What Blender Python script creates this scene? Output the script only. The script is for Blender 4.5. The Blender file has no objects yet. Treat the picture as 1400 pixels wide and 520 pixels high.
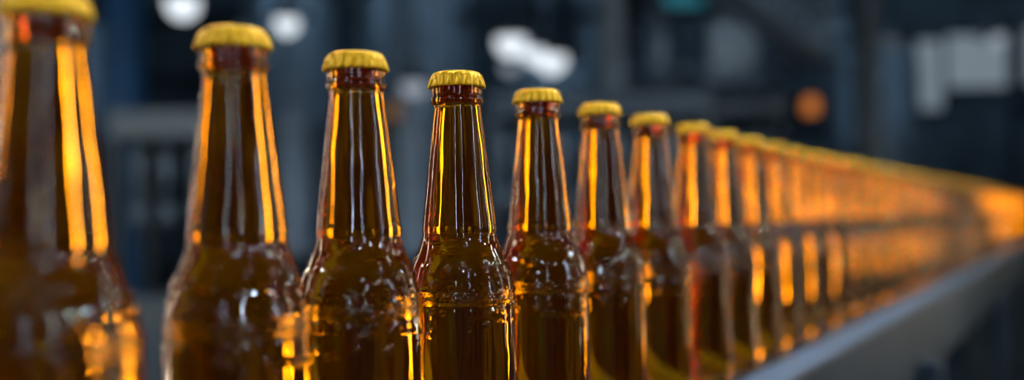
import bpy, bmesh, math, random
from mathutils import Vector, Matrix
random.seed(7)
scene = bpy.context.scene
col = scene.collection
try:
    scene.view_settings.view_transform = 'Standard'
    scene.view_settings.look = 'None'
except Exception as e:
    print(e)

# ------------------------------------------------------------ materials
def mat(name, color, rough=0.5, metal=0.0, noise=0.0, nscale=6.0, emis=None, estr=0.0, bump=0.0, bscale=40.0, **kw):
    m = bpy.data.materials.new(name); m.use_nodes = True
    nt = m.node_tree; b = nt.nodes['Principled BSDF']
    b.inputs['Base Color'].default_value = (*color, 1)
    b.inputs['Roughness'].default_value = rough
    b.inputs['Metallic'].default_value = metal
    for k, v in kw.items():
        b.inputs[k.replace('_', ' ')].default_value = v
    if emis:
        b.inputs['Emission Color'].default_value = (*emis, 1)
        b.inputs['Emission Strength'].default_value = estr
    tc = nt.nodes.new('ShaderNodeTexCoord')
    if noise > 0:
        n = nt.nodes.new('ShaderNodeTexNoise'); n.inputs['Scale'].default_value = nscale
        n.inputs['Detail'].default_value = 5
        nt.links.new(tc.outputs['Object'], n.inputs['Vector'])
        r = nt.nodes.new('ShaderNodeValToRGB')
        r.color_ramp.elements[0].position = .3; r.color_ramp.elements[1].position = .7
        r.color_ramp.elements[0].color = (*[c*(1-noise) for c in color], 1)
        r.color_ramp.elements[1].color = (*[min(1, c*(1+noise)) for c in color], 1)
        nt.links.new(n.outputs['Fac'], r.inputs['Fac'])
        nt.links.new(r.outputs['Color'], b.inputs['Base Color'])
    if bump > 0:
        n2 = nt.nodes.new('ShaderNodeTexNoise'); n2.inputs['Scale'].default_value = bscale
        nt.links.new(tc.outputs['Object'], n2.inputs['Vector'])
        bp = nt.nodes.new('ShaderNodeBump'); bp.inputs['Strength'].default_value = bump
        bp.inputs['Distance'].default_value = .002
        nt.links.new(n2.outputs['Fac'], bp.inputs['Height'])
        nt.links.new(bp.outputs['Normal'], b.inputs['Normal'])
    return m

def glass_mat():
    m = bpy.data.materials.new('amber_glass'); m.use_nodes = True
    nt = m.node_tree; b = nt.nodes['Principled BSDF']; out = nt.nodes['Material Output']
    L = nt.links.new
    b.inputs['Base Color'].default_value = (.98, .36, .004, 1)
    b.inputs['Roughness'].default_value = .0
    b.inputs['IOR'].default_value = 1.45
    b.inputs['Transmission Weight'].default_value = 1
    tc = nt.nodes.new('ShaderNodeTexCoord')
    mp = nt.nodes.new('ShaderNodeMapping'); mp.inputs['Scale'].default_value = (1, 1, .16)
    n = nt.nodes.new('ShaderNodeTexNoise'); n.inputs['Scale'].default_value = 150; n.inputs['Detail'].default_value = 1
    L(tc.outputs['Object'], mp.inputs['Vector']); L(mp.outputs['Vector'], n.inputs['Vector'])
    bp = nt.nodes.new('ShaderNodeBump'); bp.inputs['Strength'].default_value = .38; bp.inputs['Distance'].default_value = .0012
    L(n.outputs['Fac'], bp.inputs['Height']); L(bp.outputs['Normal'], b.inputs['Normal'])
    tr = nt.nodes.new('ShaderNodeBsdfTranslucent'); tr.inputs['Color'].default_value = (1, .28, .0, 1)
    mx = nt.nodes.new('ShaderNodeMixShader'); mx.inputs[0].default_value = .026
    L(b.outputs[0], mx.inputs[1]); L(tr.outputs[0], mx.inputs[2])
    L(mx.outputs[0], out.inputs['Surface'])
    return m

M = {}
M['glass'] = glass_mat()
M['cap'] = mat('cap_gold_paint', (.92, .47, .008), .25, .5, noise=.06, nscale=90)
M['steel'] = mat('brushed_steel', (.24, .33, .44), .42, .6, noise=.2, nscale=9, bump=.2)
M['rail'] = mat('rail_painted_steel', (.085, .15, .23), .6, .0, noise=.2, nscale=9)
M['darksteel'] = mat('dark_steel', (.035, .052, .075), .45, .6, noise=.3, nscale=5)
M['belt'] = mat('conveyor_chain', (.05, .055, .06), .45, .5, noise=.2, nscale=30)
M['wall'] = mat('wall_paint', (.068, .105, .145), .8, 0, noise=.7, nscale=1.2)
M['ceil'] = mat('ceiling_paint', (.03, .035, .045), .9, 0, noise=.3, nscale=1)
M['floor'] = mat('floor_epoxy', (.04, .06, .085), .35, 0, noise=.35, nscale=2)
M['blue'] = mat('blue_paint', (.008, .09, .25), .45, .1, noise=.2)
M['teal'] = mat('teal_panel', (.0, .16, .22), .4, 0, emis=(.0, .5, .7), estr=.16)
M['panel'] = mat('grey_panel', (.14, .185, .24), .5, .2, noise=.25, nscale=3)
def emi(name, c, s): return mat(name, (.05, .05, .05), .5, 0, emis=c, estr=s)
M['bulb'] = emi('bulb_glow', (.85, .93, 1), 1.2)
M['glintbulb'] = emi('glint_bulb_glow', (.8, .9, 1), 110)
M['spot'] = emi('glint_spot_glow', (.78, .9, 1), 300)
M['bulbdim'] = emi('bulb_dim_glow', (.75, .85, 1), .42)
M['tube'] = emi('fill_tube_glow', (.85, .93, 1), 22)
M['hallfill'] = emi('hall_fill_glow', (.58, .82, 1), 14)
M['warm'] = emi('warm_fill_glow', (1, .80, .5), 30)
M['wtube'] = emi('warm_streak_tube_glow', (1, .88, .65), 20)
M['ctube'] = emi('cool_streak_tube_glow', (.7, .86, 1), 34)
M['atube'] = emi('amber_tube_glow', (1, .78, .22), 12)
M['dots'] = emi('bokeh_bulb_glow', (1, .74, .16), 30)
M['win'] = emi('window_daylight', (.68, .85, 1), .24)
M['winlow'] = emi('window_dim_daylight', (.6, .8, 1), .10)
M['streakpane'] = emi('streak_pane_glow', (.55, .78, 1), 1.2)
M['orange'] = emi('beacon_glow', (1, .28, .03), .6)
M['orangedim'] = emi('beacon_dim', (1, .45, .08), .15)
M['amberglow'] = emi('far_row_glow', (1, .78, .08), 2.1)

# ------------------------------------------------------------ mesh helpers
def obj_from_bm(name, bm, mats, parent=None, smooth=False, loc=(0, 0, 0), rot=None):
    me = bpy.data.meshes.new(name); bm.to_mesh(me); bm.free()
    for m in mats: me.materials.append(m)
    if smooth:
        for p in me.polygons: p.use_smooth = True
    o = bpy.data.objects.new(name, me); col.objects.link(o)
    o.location = loc
    if rot: o.rotation_euler = rot
    if parent: o.parent = parent
    return o

def add_box(bm, c, s, mi=0, bev=0.0, rz=0.0):
    r = bmesh.ops.create_cube(bm, size=1)
    vs = r['verts']
    fs = set(f for v in vs for f in v.link_faces)
    for f in fs: f.material_index = mi
    for v in vs:
        v.co = Vector((v.co.x*s[0], v.co.y*s[1], v.co.z*s[2]))
    if bev > 0:
        es = list(set(e for v in vs for e in v.link_edges))
        rr = bmesh.ops.bevel(bm, geom=es, offset=bev, segments=2, affect='EDGES', profile=.5)
        vs = list(set(v for f in rr['faces'] for v in f.verts) | set(v for v in vs if v.is_valid))
        for f in set(f for v in vs for f in v.link_faces): f.material_index = mi
    Mx = Matrix.Translation(Vector(c)) @ Matrix.Rotation(rz, 4, 'Z')
    for v in vs: v.co = Mx @ v.co

def add_tube(bm, a, b, r, mi=0, seg=14, r2=None):
    a = Vector(a); b = Vector(b); d = b-a
    rr = bmesh.ops.create_cone(bm, cap_ends=True, segments=seg, radius1=r, radius2=r if r2 is None else r2, depth=d.length)
    q = d.to_track_quat('Z', 'Y').to_matrix().to_4x4()
    Mx = Matrix.Translation((a+b)/2) @ q
    for v in rr['verts']: v.co = Mx @ v.co
    for f in set(f for v in rr['verts'] for f in v.link_faces): f.material_index = mi; f.smooth = len(f.verts) == 4

def add_ball(bm, c, r, mi=0, u=10, v_=6):
    s = bmesh.ops.create_uvsphere(bm, u_segments=u, v_segments=v_, radius=r)
    for v in s['verts']: v.co += Vector(c)
    for f in set(f for v in s['verts'] for f in v.link_faces): f.material_index = mi; f.smooth = True

def add_lathe(bm, prof, seg=48, mi=0, center=(0, 0, 0), flip=False, fn=None, smooth=True):
    rings = []
    cx, cy, cz = center
    for (r, z) in prof:
        if r < 1e-7:
            rings.append([bm.verts.new((cx, cy, cz+z))])
        else:
            ring = []
            for i in range(seg):
                a = 2*math.pi*i/seg
                rr = r if fn is None else fn(r, z, a)
                ring.append(bm.verts.new((cx+rr*math.cos(a), cy+rr*math.sin(a), cz+z)))
            rings.append(ring)
    for k in range(len(rings)-1):
        A, B = rings[k], rings[k+1]
        for i in range(seg):
            j = (i+1) % seg
            if len(A) == 1 and len(B) == 1: continue
            if len(A) == 1: vs = [A[0], B[j], B[i]]
            elif len(B) == 1: vs = [A[i], A[j], B[0]]
            else: vs = [A[i], A[j], B[j], B[i]]
            if flip: vs.reverse()
            f = bm.faces.new(vs); f.material_index = mi; f.smooth = smooth

def empty(name, loc=(0, 0, 0)):
    e = bpy.data.objects.new(name, None); e.empty_display_size = .1
    col.objects.link(e); e.location = loc
    return e

def interp(pts, n):
    out = []
    P = [pts[0]] + pts + [pts[-1]]
    for i in range(1, len(P)-2):
        for k in range(n):
            t = k/n
            q = []
            for d in range(2):
                p0, p1, p2, p3 = P[i-1][d], P[i][d], P[i+1][d], P[i+2][d]
                q.append(.5*((2*p1)+(-p0+p2)*t+(2*p0-5*p1+4*p2-p3)*t*t+(-p0+3*p1-3*p2+p3)*t**3))
            out.append(tuple(q))
    out.append(pts[-1])
    return out

# ------------------------------------------------------------ beer bottle
def mm(l): return [(r/1000, z/1000) for r, z in l]
base = [(0, 3), (18, 3), (24, 1.5), (27, 0), (29, 1), (30.2, 4), (30.5, 8)]
body = [(30.5, 20), (30.5, 60), (30.5, 84), (30.5, 92), (30.3, 99), (30.0, 102), (30.3, 105), (29.8, 110), (28.8, 116), (26.8, 123), (24.2, 129), (21.9, 134.5), (20.7, 138.5), (20.3, 141), (20.5, 143), (20.2, 146), (19.6, 152), (17.9, 167), (16.1, 183), (14.4, 198), (13.3, 207), (13.0, 210.5)]
ringp = [(13.2, 211.5), (14.2, 212.3), (14.7, 213.6), (14.5, 215), (13.8, 216.2), (13.9, 218), (14.1, 220), (13.6, 222), (13.0, 224)]
bp_ = interp(body, 6)
fine = [bp_[0]]
for p in bp_[1:]:
    q = fine[-1]
    if 84 <= p[1] <= 142:
        nn = max(1, int(math.ceil((p[1]-q[1])/.65)))
        for k in range(1, nn): fine.append((q[0]+(p[0]-q[0])*k/nn, q[1]+(p[1]-q[1])*k/nn))
    fine.append(p)
outer = mm(base + fine + ringp + [(12.5, 227), (9, 228), (0, 228)])
rd = random.Random(3)
drops = [(rd.uniform(0, 2*math.pi), rd.uniform(.086, .138), rd.uniform(.0009, .0020)) for _ in range(150)]
def surf(r, z, a):
    if z < .084 or z > .142: return r
    d = 0
    if .1035 < z < .1095:
        rowi = (z-.1035)/.002
        d += .00028*max(0, math.cos(70*a + (math.pi if int(rowi) % 2 else 0)))*max(0, math.sin(math.pi*(rowi % 1)))
    for (da, dz, dr) in drops:
        if abs(z-dz) > dr: continue
        u = (a-da+math.pi) % (2*math.pi)-math.pi
        q = (u*r)**2+(z-dz)**2
        if q < dr*dr:
            d = max(d, .42*math.sqrt(dr*dr-q)*(1-q/(dr*dr))**.3)
    return r+d
inner_body = [(0, 213.5), (7, 213.4), (9.2, 213.2), (10, 214), (9.6, 222), (9, 225.5), (0, 226)]
inner = mm(inner_body)
bm = bmesh.new()
add_lathe(bm, outer, 280, 0, fn=surf)
add_lathe(bm, inner, 48, 0, flip=True)
NF = 21
def flute(r, z, a):
    h = (z*1000-221)/7.0
    amp = max(0, min(1, 1-h))*0.0011
    w = math.cos(NF*a)
    return r + amp*(abs(w)**.6*(1 if w > 0 else -1))
capo = mm([(13.6, 221.3), (14.9, 221.0), (15.2, 221.4), (15.15, 222.5), (15.0, 224), (14.75, 225.8), (14.4, 227.3), (13.7, 228.7), (12.5, 229.5), (10.5, 229.95), (6, 230.1), (0, 230.15)])
add_lathe(bm, capo, NF*8, 1, fn=flute)
me_b = bpy.data.meshes.new('beer_bottle'); bm.to_mesh(me_b); bm.free()
me_b.materials.append(M['glass']); me_b.materials.append(M['cap'])

BZ = 1.0
row = [(.215, -.250), (.288, -.205), (.3586, -.162), (.430, -.1156), (.497, -.0746), (.567, -.0293), (.650, .0176), (.735, .0644), (.820, .1116),
       (.908, .1617), (.995, .2054), (1.085, .2519), (1.18, .3009), (1.28, .3517)]
step = (.093, .0525)
while len(row) < 68:
    D, X = row[-1]
    row.append((D+step[0], X+step[1]))
for D, X in row:
    o = bpy.data.objects.new('beer_bottle', me_b); col.objects.link(o)
    o.location = (X, D, BZ)
    o.rotation_euler = (0, 0, random.uniform(0, 6.28))

# ------------------------------------------------------------ conveyor (along the row)
d2 = Vector((step[1], step[0])).normalized()
n2 = Vector((d2.y, -d2.x))
ang = math.atan2(d2.y, d2.x)
p0 = Vector((.3517, 1.28))
def along(s, off, z):
    q = p0 + d2*s + n2*off
    return (q.x, q.y, z)
S0, S1 = -1.75, 6.0
L = S1-S0; Sm = (S0+S1)/2
conv = empty('bottle_conveyor', along(Sm, 0, 0))
def cpart(name, bm, mats, smooth=False):
    o = obj_from_bm(name, bm, mats, None, smooth)
    o.parent = conv; o.matrix_parent_inverse = Matrix.Translation(-Vector(conv.location))
    return o
bm = bmesh.new()
k = S0
while k < S1:
    add_box(bm, along(k+.019, 0, BZ-.004), (.0365, .082, .0075), 0, 0, ang); k += .038
cpart('belt_plates', bm, [M['belt']])
bm = bmesh.new()
add_box(bm, along(Sm, .066, BZ-.014), (L, .040, .030), 0, .003, ang)
add_box(bm, along(Sm, .088, BZ-.055), (L, .006, .11), 1, .001, ang)
add_box(bm, along(Sm, -.066, BZ-.014), (L, .040, .030), 0, .003, ang)
add_box(bm, along(Sm, -.088, BZ-.055), (L, .006, .11), 1, .001, ang)
add_box(bm, along(Sm, 0, BZ-.08), (L, .16, .02), 1, .0, ang)
cpart('side_frames', bm, [M['rail'], M['darksteel']])
bm = bmesh.new()
for s in [-1.2, .4, 2.0, 3.6, 5.2, 5.9]:
    for off in (-.10, .10):
        add_box(bm, along(s, off, .46), (.045, .045, .92), 0, .004, ang)
        add_tube(bm, along(s, off, 0), along(s, off, .02), .045, 0)
    add_box(bm, along(s, 0, .35), (.04, .2, .04), 0, 0, ang)
add_tube(bm, along(S0+.1, .10, .35), along(S1-.1, .10, .35), .018)
add_tube(bm, along(S0+.1, -.10, .35), along(S1-.1, -.10, .35), .018)
cpart('legs', bm, [M['darksteel']])
bm = bmesh.new()
s = .45
rb = random.Random(11)
while s < 3.2:
    off = -.15-rb.uniform(0, .10); z = rb.uniform(1.05, 1.15)
    add_ball(bm, along(s, off, z), .005, 1)
    add_tube(bm, along(s, off, 0), along(s, off, z-.005), .003, 0, 6)
    s += rb.uniform(.14, .28)
obj_from_bm('added_bokeh_bulbs', bm, [M['darksteel'], M['dots']])  # small bulbs added behind the row to give golden bokeh dots
bm = bmesh.new()
for (x, y, zt) in ((.30, 1.62, 1.26), (.56, 2.25, 1.27), (.80, 2.75, 1.26)):
    add_tube(bm, (x, y, 1.02), (x, y, zt), .007, 1)
    add_tube(bm, (x, y, zt), (x, y, zt+.015), .010, 0)
    add_tube(bm, (x, y, 0), (x, y, 1.02), .012, 0)
    add_tube(bm, (x, y, 0), (x, y, .02), .07, 0)
obj_from_bm('added_amber_tubes', bm, [M['darksteel'], M['atube']])  # added tubes behind the row, refracted as golden streaks in the necks

# ------------------------------------------------------------ hall shell
X0, X1, Y0, Y1, ZC = -7, 9, -5, 12, 5.5
def shell(name, c, s, m):
    bm = bmesh.new(); add_box(bm, c, s); return obj_from_bm(name, bm, [m])
shell('floor', ((X0+X1)/2, (Y0+Y1)/2, -.05), (X1-X0, Y1-Y0, .1), M['floor'])
shell('ceiling', ((X0+X1)/2, (Y0+Y1)/2, ZC+.05), (X1-X0, Y1-Y0, .1), M['ceil'])
shell('wall_back', ((X0+X1)/2, Y1+.05, ZC/2), (X1-X0, .1, ZC), M['wall'])
shell('wall_front', ((X0+X1)/2, Y0-.05, ZC/2), (X1-X0, .1, ZC), M['wall'])
shell('wall_left', (X0-.05, (Y0+Y1)/2, ZC/2), (.1, Y1-Y0, ZC), M['wall'])
shell('wall_right', (X1+.05, (Y0+Y1)/2, ZC/2), (.1, Y1-Y0, ZC), M['wall'])
wn = [0]
def window(c, w, h, axis='y', m='win', cols=1, rows=1):
    wn[0] += 1
    bm = bmesh.new()
    def bx(u, v, su, sv, t, mi, dd=0):
        if axis == 'y': add_box(bm, (c[0]+u, c[1]+dd, c[2]+v), (su, t, sv), mi)
        else: add_box(bm, (c[0]+dd, c[1]+u, c[2]+v), (t, su, sv), mi)
    bx(0, 0, w, h, .02, 0)
    f = .05
    for s in (-1, 1):
        bx(s*w/2, 0, f, h+f, .07, 1); bx(0, s*h/2, w+f, f, .07, 1)
    for i in range(1, cols): bx(-w/2+w*i/cols, 0, .03, h, .05, 1)
    for i in range(1, rows): bx(0, -h/2+h*i/rows, w, .03, .05, 1)
    return obj_from_bm('window_%d' % wn[0], bm, [M[m], M['darksteel']])
yb = Y1-.03
window((5.45, yb, 2.9), .78, .66)
window((6.25, yb, 2.95), .52, .70)
window((4.90, yb, 2.75), .34, .85)
window((4.45, yb, 2.8), .28, .85, m='winlow')
window((3.65, yb, 3.35), .32, .8, m='winlow')
window((-1.35, yb, 3.4), .40, .9, m='winlow')
window((.85, yb, 3.5), .30, .9, m='winlow')
window((2.6, yb, 3.3), .25, .7, m='winlow')
window((-3.0, yb, 3.2), .35, .8, m='winlow')
for y in (-3, -.5, 2, 4.5):
    window((X1-.03, y, 2.6), .5, 2.6, 'x', 'streakpane', 1, 3)  # glowing panes out of view, added for streaks and blue reflections in glass
for y in (-2.5, 0.5, 3.5):
    window((X0+.03, y, 2.6), .4, 2.6, 'x', 'streakpane', 1, 3)  # more added panes on the unseen left wall, for glass streaks

# ------------------------------------------------------------ lamps
def pendant(x, y, z, m='bulb', r=.055):
    bm = bmesh.new()
    add_tube(bm, (0, 0, .14), (0, 0, ZC-z), .006, 0)
    add_lathe(bm, [(.02, .16), (.04, .13), (.045, .09), (.10, .03), (.12, .0), (.115, .0), (.095, .03), (.035, .09)], 24, 0)
    add_ball(bm, (0, 0, -.01), r, 1, 16, 10)
    return obj_from_bm('pendant_lamp', bm, [M['darksteel'], M[m]], None, False, (x, y, z))
pendant(-1.59, 5, 2.24, r=.08)
pendant(-1.3, 6, 2.33, r=.07)
pendant(.013, 6, 2.20, r=.09)
pendant(.27, 6.5, 2.17, r=.095)
pendant(.15, 6.2, 2.16, r=.07)
pendant(0, 8, 2.35, 'bulbdim', .06)
pendant(-.62, 6.6, 2.03, 'bulbdim', .08)
pendant(3.25, 6.8, 2.3, 'bulbdim', .05)
pendant(2.9, 8.3, 2.5, 'bulbdim', .06)
for x, y, z in ((1.9, .6, 2.2), (2.3, 1.5, 2.3), (2.0, -.3, 2.2), (1.2, -.9, 2.1), (.3, -1.1, 2.2), (-.8, -.5, 2.3), (-1.9, .4, 2.2), (-2.1, 1.5, 2.4), (2.9, 2.6, 2.5), (-2.2, 2.6, 2.5)):
    pendant(x, y, z, 'glintbulb', .04)  # unseen bulbs, added for glints on the bottle shoulders

def fill_batten(x, y, z, length, rz, m='tube', w=.10):  # added light out of view, for the caps and streaks in the glass
    bm = bmesh.new()
    add_box(bm, (0, 0, .04), (length, w+.06, .06), 0, .008)
    add_tube(bm, (-length/2+.03, -w/4, 0), (length/2-.03, -w/4, 0), .02, 1)
    add_tube(bm, (-length/2+.03, w/4, 0), (length/2-.03, w/4, 0), .02, 1)
    for s in (-.4, .4): add_tube(bm, (s*length, 0, .06), (s*length, 0, ZC-z), .004, 0)
    return obj_from_bm('added_batten', bm, [M['darksteel'], M[m]], None, False, (x, y, z), (0, 0, rz))
def glintbar(x, y, z, length, rz, n=6):  # unseen row of hot bulbs, added for dotted shoulder glints
    bm = bmesh.new()
    add_box(bm, (0, 0, .05), (length, .06, .04), 0, .006)
    for i in range(n):
        xx = -length/2+.08+(length-.16)*i/(n-1)
        add_tube(bm, (xx, 0, .0), (xx, 0, .04), .04, 0, 16, .03)
        add_ball(bm, (xx, 0, -.005), .022, 1, 14, 8)
    for s in (-.4, .4): add_tube(bm, (s*length, 0, .06), (s*length, 0, ZC-z), .004, 0)
    return obj_from_bm('added_glint_bar', bm, [M['darksteel'], M['spot']], None, False, (x, y, z), (0, 0, rz))
glintbar(-.1, .7, 2.5, 1.6, ang)
glintbar(.75, .6, 2.6, 1.6, ang)
glintbar(1.25, .9, 2.25, 1.4, ang+.3, 6)
fill_batten(1.2, 2.2, 3.2, 1.5, ang)
fill_batten(-1.0, 1.6, 2.9, 1.5, ang, 'warm')
fill_batten(2.6, 2.4, 3.1, 1.5, ang, 'warm')
fill_batten(2.4, 4.6, 3.9, 1.5, ang)
for x, y in ((-3, 7), (0, 7), (3, 7), (6, 7), (-1, 10), (2.5, 10), (5.5, 10)):
    fill_batten(x, y, 4.6, 1.8, 0, 'hallfill')  # unseen overhead tubes added to brighten the background

def streak_tube(x, y, z0, z1, m):  # upright tube added outside the view to draw streaks in the bottles
    bm = bmesh.new()
    add_tube(bm, (0, 0, z0), (0, 0, z1), .018, 1)
    add_tube(bm, (0, 0, z1), (0, 0, z1+.06), .03, 0); add_tube(bm, (0, 0, z0-.06), (0, 0, z0), .03, 0)
    add_tube(bm, (0, 0, 0), (0, 0, z0), .015, 0)
    for k in range(3):
        a = k*2.094; add_tube(bm, (0, 0, .35), (.3*math.cos(a), .3*math.sin(a), .01), .012, 0)
    obj_from_bm('added_streak_tube', bm, [M['darksteel'], M[m]], None, False, (x, y, 0))
streak_tube(-1.75, 2.3, .7, 2.0, 'wtube')
streak_tube(-2.7, 3.4, .9, 2.4, 'wtube')
streak_tube(-1.2, .9, .8, 1.9, 'wtube')
streak_tube(2.3, 2.7, .7, 1.9, 'wtube')
streak_tube(2.2, 1.2, .8, 2.1, 'wtube')
streak_tube(3.3, 4.2, .9, 2.3, 'wtube')
streak_tube(1.6, .1, 1.1, 2.0, 'ctube')
streak_tube(-.9, -.9, 1.0, 2.1, 'ctube')
streak_tube(.7, -1.4, 1.2, 2.2, 'ctube')
streak_tube(-.35, -1.5, 1.3, 2.0, 'ctube')

def beacon(x, y, z, m):
    bm = bmesh.new()
    add_tube(bm, (0, 0, -z), (0, 0, -.10), .02, 0)
    add_tube(bm, (0, 0, -.10), (0, 0, -.05), .05, 0)
    add_lathe(bm, [(0, -.05), (.045, -.05), (.045, .03), (.03, .055), (0, .06)], 20, 1)
    obj_from_bm('signal_beacon', bm, [M['darksteel'], M[m]], None, False, (x, y, z))
beacon(1.88, 6.4, 1.82, 'orange')
beacon(-.72, 6.3, 1.82, 'orangedim')

# ------------------------------------------------------------ background plant
def column(x, y, m='darksteel', w=.14):
    bm = bmesh.new()
    add_box(bm, (0, 0, ZC/2), (w*.15, w, ZC)); add_box(bm, (0, w/2, ZC/2), (w, w*.15, ZC)); add_box(bm, (0, -w/2, ZC/2), (w, w*.15, ZC))
    add_box(bm, (0, 0, .01), (w*1.8, w*1.8, .02))
    obj_from_bm('steel_column', bm, [M[m]], None, False, (x, y, 0))
column(-2.25, 6, 'blue', .16)
column(.63, 6.2, 'panel', .12)
column(2.2, 6.3, 'darksteel', .12)
column(-3.4, 7.5, 'panel', .2)

def tank(x, y, r, h, zb):
    bm = bmesh.new()
    add_lathe(bm, [(0, zb-.35*r*2), (.05, zb-.7*r), (r, zb), (r*1.02, zb+.02), (r, zb+.04), (r, zb+h*.5), (r*1.02, zb+h*.5+.02), (r, zb+h*.5+.04), (r, zb+h), (r*.8, zb+h+.2*r), (r*.3, zb+h+.33*r), (0, zb+h+.35*r)], 40, 0)
    for k in range(4):
        a = math.pi/4+k*math.pi/2
        add_tube(bm, (r*.85*math.cos(a), r*.85*math.sin(a), 0), (r*.85*math.cos(a), r*.85*math.sin(a), zb+.1), .035, 1)
    add_tube(bm, (0, 0, zb+h+.3*r), (0, 0, zb+h+.3*r+.5), .03, 1)
    add_tube(bm, (0, 0, zb-.9*r), (0, 0, zb-.6*r), .04, 1)
    obj_from_bm('fermentation_tank', bm, [M['steel'], M['darksteel']], None, False, (x, y, 0))
tank(-.75, 7.6, .34, 1.9, .9)
tank(-1.75, 8.2, .34, 2.0, .9)
tank(.35, 9.0, .42, 1.6, .8)
tank(3.3, 9.3, .4, 1.6, .9)
tank(-4.2, 9.3, .6, 2, .9)

def machine(x, y, w, dd, h, rz=0, m='panel'):
    e = empty('filling_machine', (x, y, 0)); e.rotation_euler = (0, 0, rz)
    bm = bmesh.new()
    hb = min(h*.42, .95)
    add_box(bm, (0, 0, hb/2+.08), (w, dd, hb), 0, .02)
    for sx in (-1, 1):
        for sy in (-1, 1):
            add_box(bm, (sx*(w/2-.03), sy*(dd/2-.03), h/2), (.05, .05, h), 1)
            add_tube(bm, (sx*(w/2-.05), sy*(dd/2-.05), 0), (sx*(w/2-.05), sy*(dd/2-.05), .1), .03, 1)
    add_box(bm, (0, 0, h-.06), (w, dd, .14), 0, .015)
    if h > 2.2:
        add_box(bm, (0, 0, h*.66), (w, dd, .08), 0, .01)
        add_box(bm, (w*.22, 0, h*.8), (w*.3, dd*.6, h*.16), 2, .02)
        add_tube(bm, (-w*.2, 0, h*.67), (-w*.2, 0, h-.12), w*.10, 2, 24)
        add_tube(bm, (-w/2, -dd/2, h*.75), (w/2, -dd/2, h*.75), .02, 2)
    for k in range(int(w/.14)):
        xx = -w/2+.1+k*.14
        if xx > w/2-.05: break
        zt = h*.64 if h > 2.2 else h-.1
        add_tube(bm, (xx, -dd*.25, zt-.35), (xx, -dd*.25, zt), .022, 2)
        add_tube(bm, (xx, -dd*.25, zt-.45), (xx, -dd*.25, zt-.35), .035, 2)
    add_box(bm, (w*.2, -dd/2-.01, hb*.7), (w*.3, .02, hb*.4), 1, .005)
    add_box(bm, (-w*.25, -dd/2-.015, hb*.8), (w*.16, .03, hb*.2), 3, .005)
    o = obj_from_bm('body', bm, [M[m], M['darksteel'], M['steel'], M['blue']]); o.parent = e
    return e
machine(-1.7, 5.2, .5, .5, 1.7, 0, 'panel')
machine(.4, 5.2, 1.1, .7, 1.75, .1, 'darksteel')
machine(1.35, 7.6, 1.2, .8, 2.9, .0, 'panel')
machine(4.4, 7.7, .9, .8, 2.0, .1, 'darksteel')
machine(-3.3, 6.0, 1.1, .8, 2.8, .2, 'panel')

def beam(name, a, b, w, m):
    a = Vector(a); b = Vector(b); d = b-a; Lb = d.length
    e = empty(name, a); e.rotation_euler = d.to_track_quat('X', 'Z').to_euler()
    bm = bmesh.new()
    for sy in (-1, 1):
        for sz in (0, 1):
            add_box(bm, (Lb/2, sy*w/2, sz*w), (Lb, .03, .03))
    n = int(Lb/w)
    for i in range(n):
        for sy in (-1, 1):
            add_tube(bm, (i*w, sy*w/2, 0 if i % 2 else w), ((i+1)*w, sy*w/2, w if i % 2 else 0), .01, 0, 6)
        add_tube(bm, (i*w, -w/2, 0), (i*w, w/2, 0), .012, 0, 6)
    add_box(bm, (Lb/2, 0, w*.3), (Lb, w*.8, .02), 0)
    o = obj_from_bm('truss', bm, [M[m]]); o.parent = e
    bm = bmesh.new()
    for t in (.15, .5, .9):
        add_tube(bm, (Lb*t, 0, w), (Lb*t, 0, w+ZC-(a.z+(b.z-a.z)*t)-w), .012)
    o = obj_from_bm('hangers', bm, [M['darksteel']]); o.parent = e
beam('overhead_conveyor', (.62, 3.9, 2.15), (2.25, 7.2, 2.15), .18, 'steel')

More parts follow.
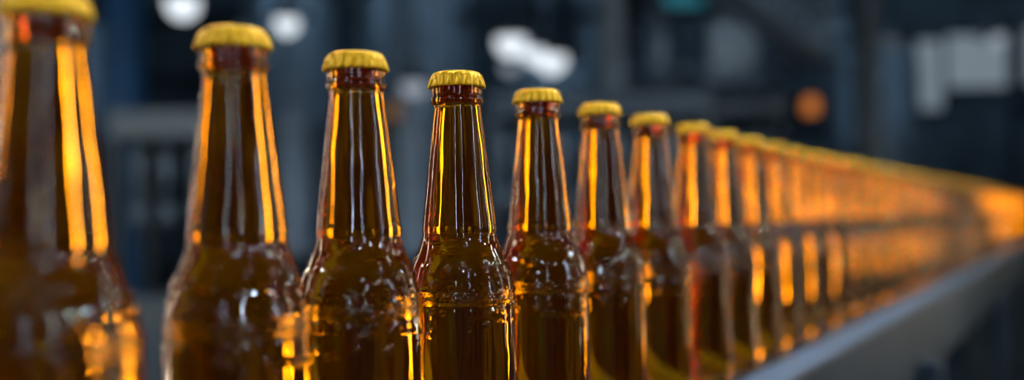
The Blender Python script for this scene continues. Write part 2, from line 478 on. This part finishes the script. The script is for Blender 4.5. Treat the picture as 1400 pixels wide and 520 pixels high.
bm = bmesh.new()
rnd = random.Random(5)
for i in range(12):
    x = rnd.uniform(-4.5, 4); y = rnd.uniform(10.2, 11.6)
    add_tube(bm, (x, y, .0), (x, y, ZC), rnd.choice([.05, .08, .11]), rnd.choice([0, 0, 1]))
for i in range(7):
    z = rnd.uniform(1.6, 3.5); y = rnd.uniform(10.2, 11.3)
    add_tube(bm, (-6.9, y, z), (3.8, y, z), rnd.choice([.04, .06, .09]), rnd.choice([0, 1]))
obj_from_bm('pipework', bm, [M['steel'], M['darksteel']])
bm = bmesh.new()
add_box(bm, (0, 0, 0), (.30, .1, .16), 0, .01); add_box(bm, (0, -.055, 0), (.26, .01, .12), 1)
add_tube(bm, (0, 0, .08), (0, 0, ZC-2.38), .015)
obj_from_bm('status_display', bm, [M['darksteel'], M['teal']], None, False, (1.0, 5.75, 2.38))

def glowbox(s0, s1, z0, z1, off):  # added glowing box standing in for the amber glow of the far bottles
    bm = bmesh.new(); Lx = s1-s0; zc = (z0+z1)/2; hh = z1-z0
    for s in (-Lx/2+.05, Lx/2-.05):
        add_box(bm, (s, .03, (z0)/2), (.04, .04, z0))
    add_box(bm, (0, .03, zc), (Lx+.04, .05, hh+.02), 0, .005)
    add_box(bm, (0, -.005, zc), (Lx, .02, hh), 1)
    obj_from_bm('added_glow_box', bm, [M['darksteel'], M['amberglow']], None, False, along((s0+s1)/2, off, 0), (0, 0, ang))
glowbox(3.0, 5.6, 1.05, 1.185, -.30)

e = empty('gear_motor', (1.55, 2.75, 0))
bm = bmesh.new()
add_box(bm, (0, 0, .62), (.2, .2, .22), 0, .02)
add_tube(bm, (0, 0, .73), (0, 0, .98), .075, 0, 24)
for k in range(8): add_tube(bm, (0, 0, .75+k*.028), (0, 0, .76+k*.028), .088, 0, 24)
add_box(bm, (0, 0, .26), (.28, .28, .5), 1, .01)
o = obj_from_bm('motor', bm, [M['blue'], M['darksteel']]); o.parent = e

# ------------------------------------------------------------ world
w = bpy.data.worlds.new('world'); scene.world = w; w.use_nodes = True
w.node_tree.nodes['Background'].inputs[0].default_value = (.02, .03, .045, 1)
w.node_tree.nodes['Background'].inputs[1].default_value = .5

# ------------------------------------------------------------ camera
cam = bpy.data.cameras.new('camera'); co = bpy.data.objects.new('camera', cam); col.objects.link(co)
cam.sensor_width = 36; cam.lens = 36
cam.shift_y = 40/1400
cam.clip_start = .01
co.matrix_world = Matrix.Translation((0, 0, BZ+.148)) @ Matrix.Rotation(math.radians(90), 4, 'X') @ Matrix.Rotation(math.radians(-1), 4, 'Z')
cam.dof.use_dof = True
cam.dof.focus_distance = .552
cam.dof.aperture_fstop = 2.4
scene.camera = co
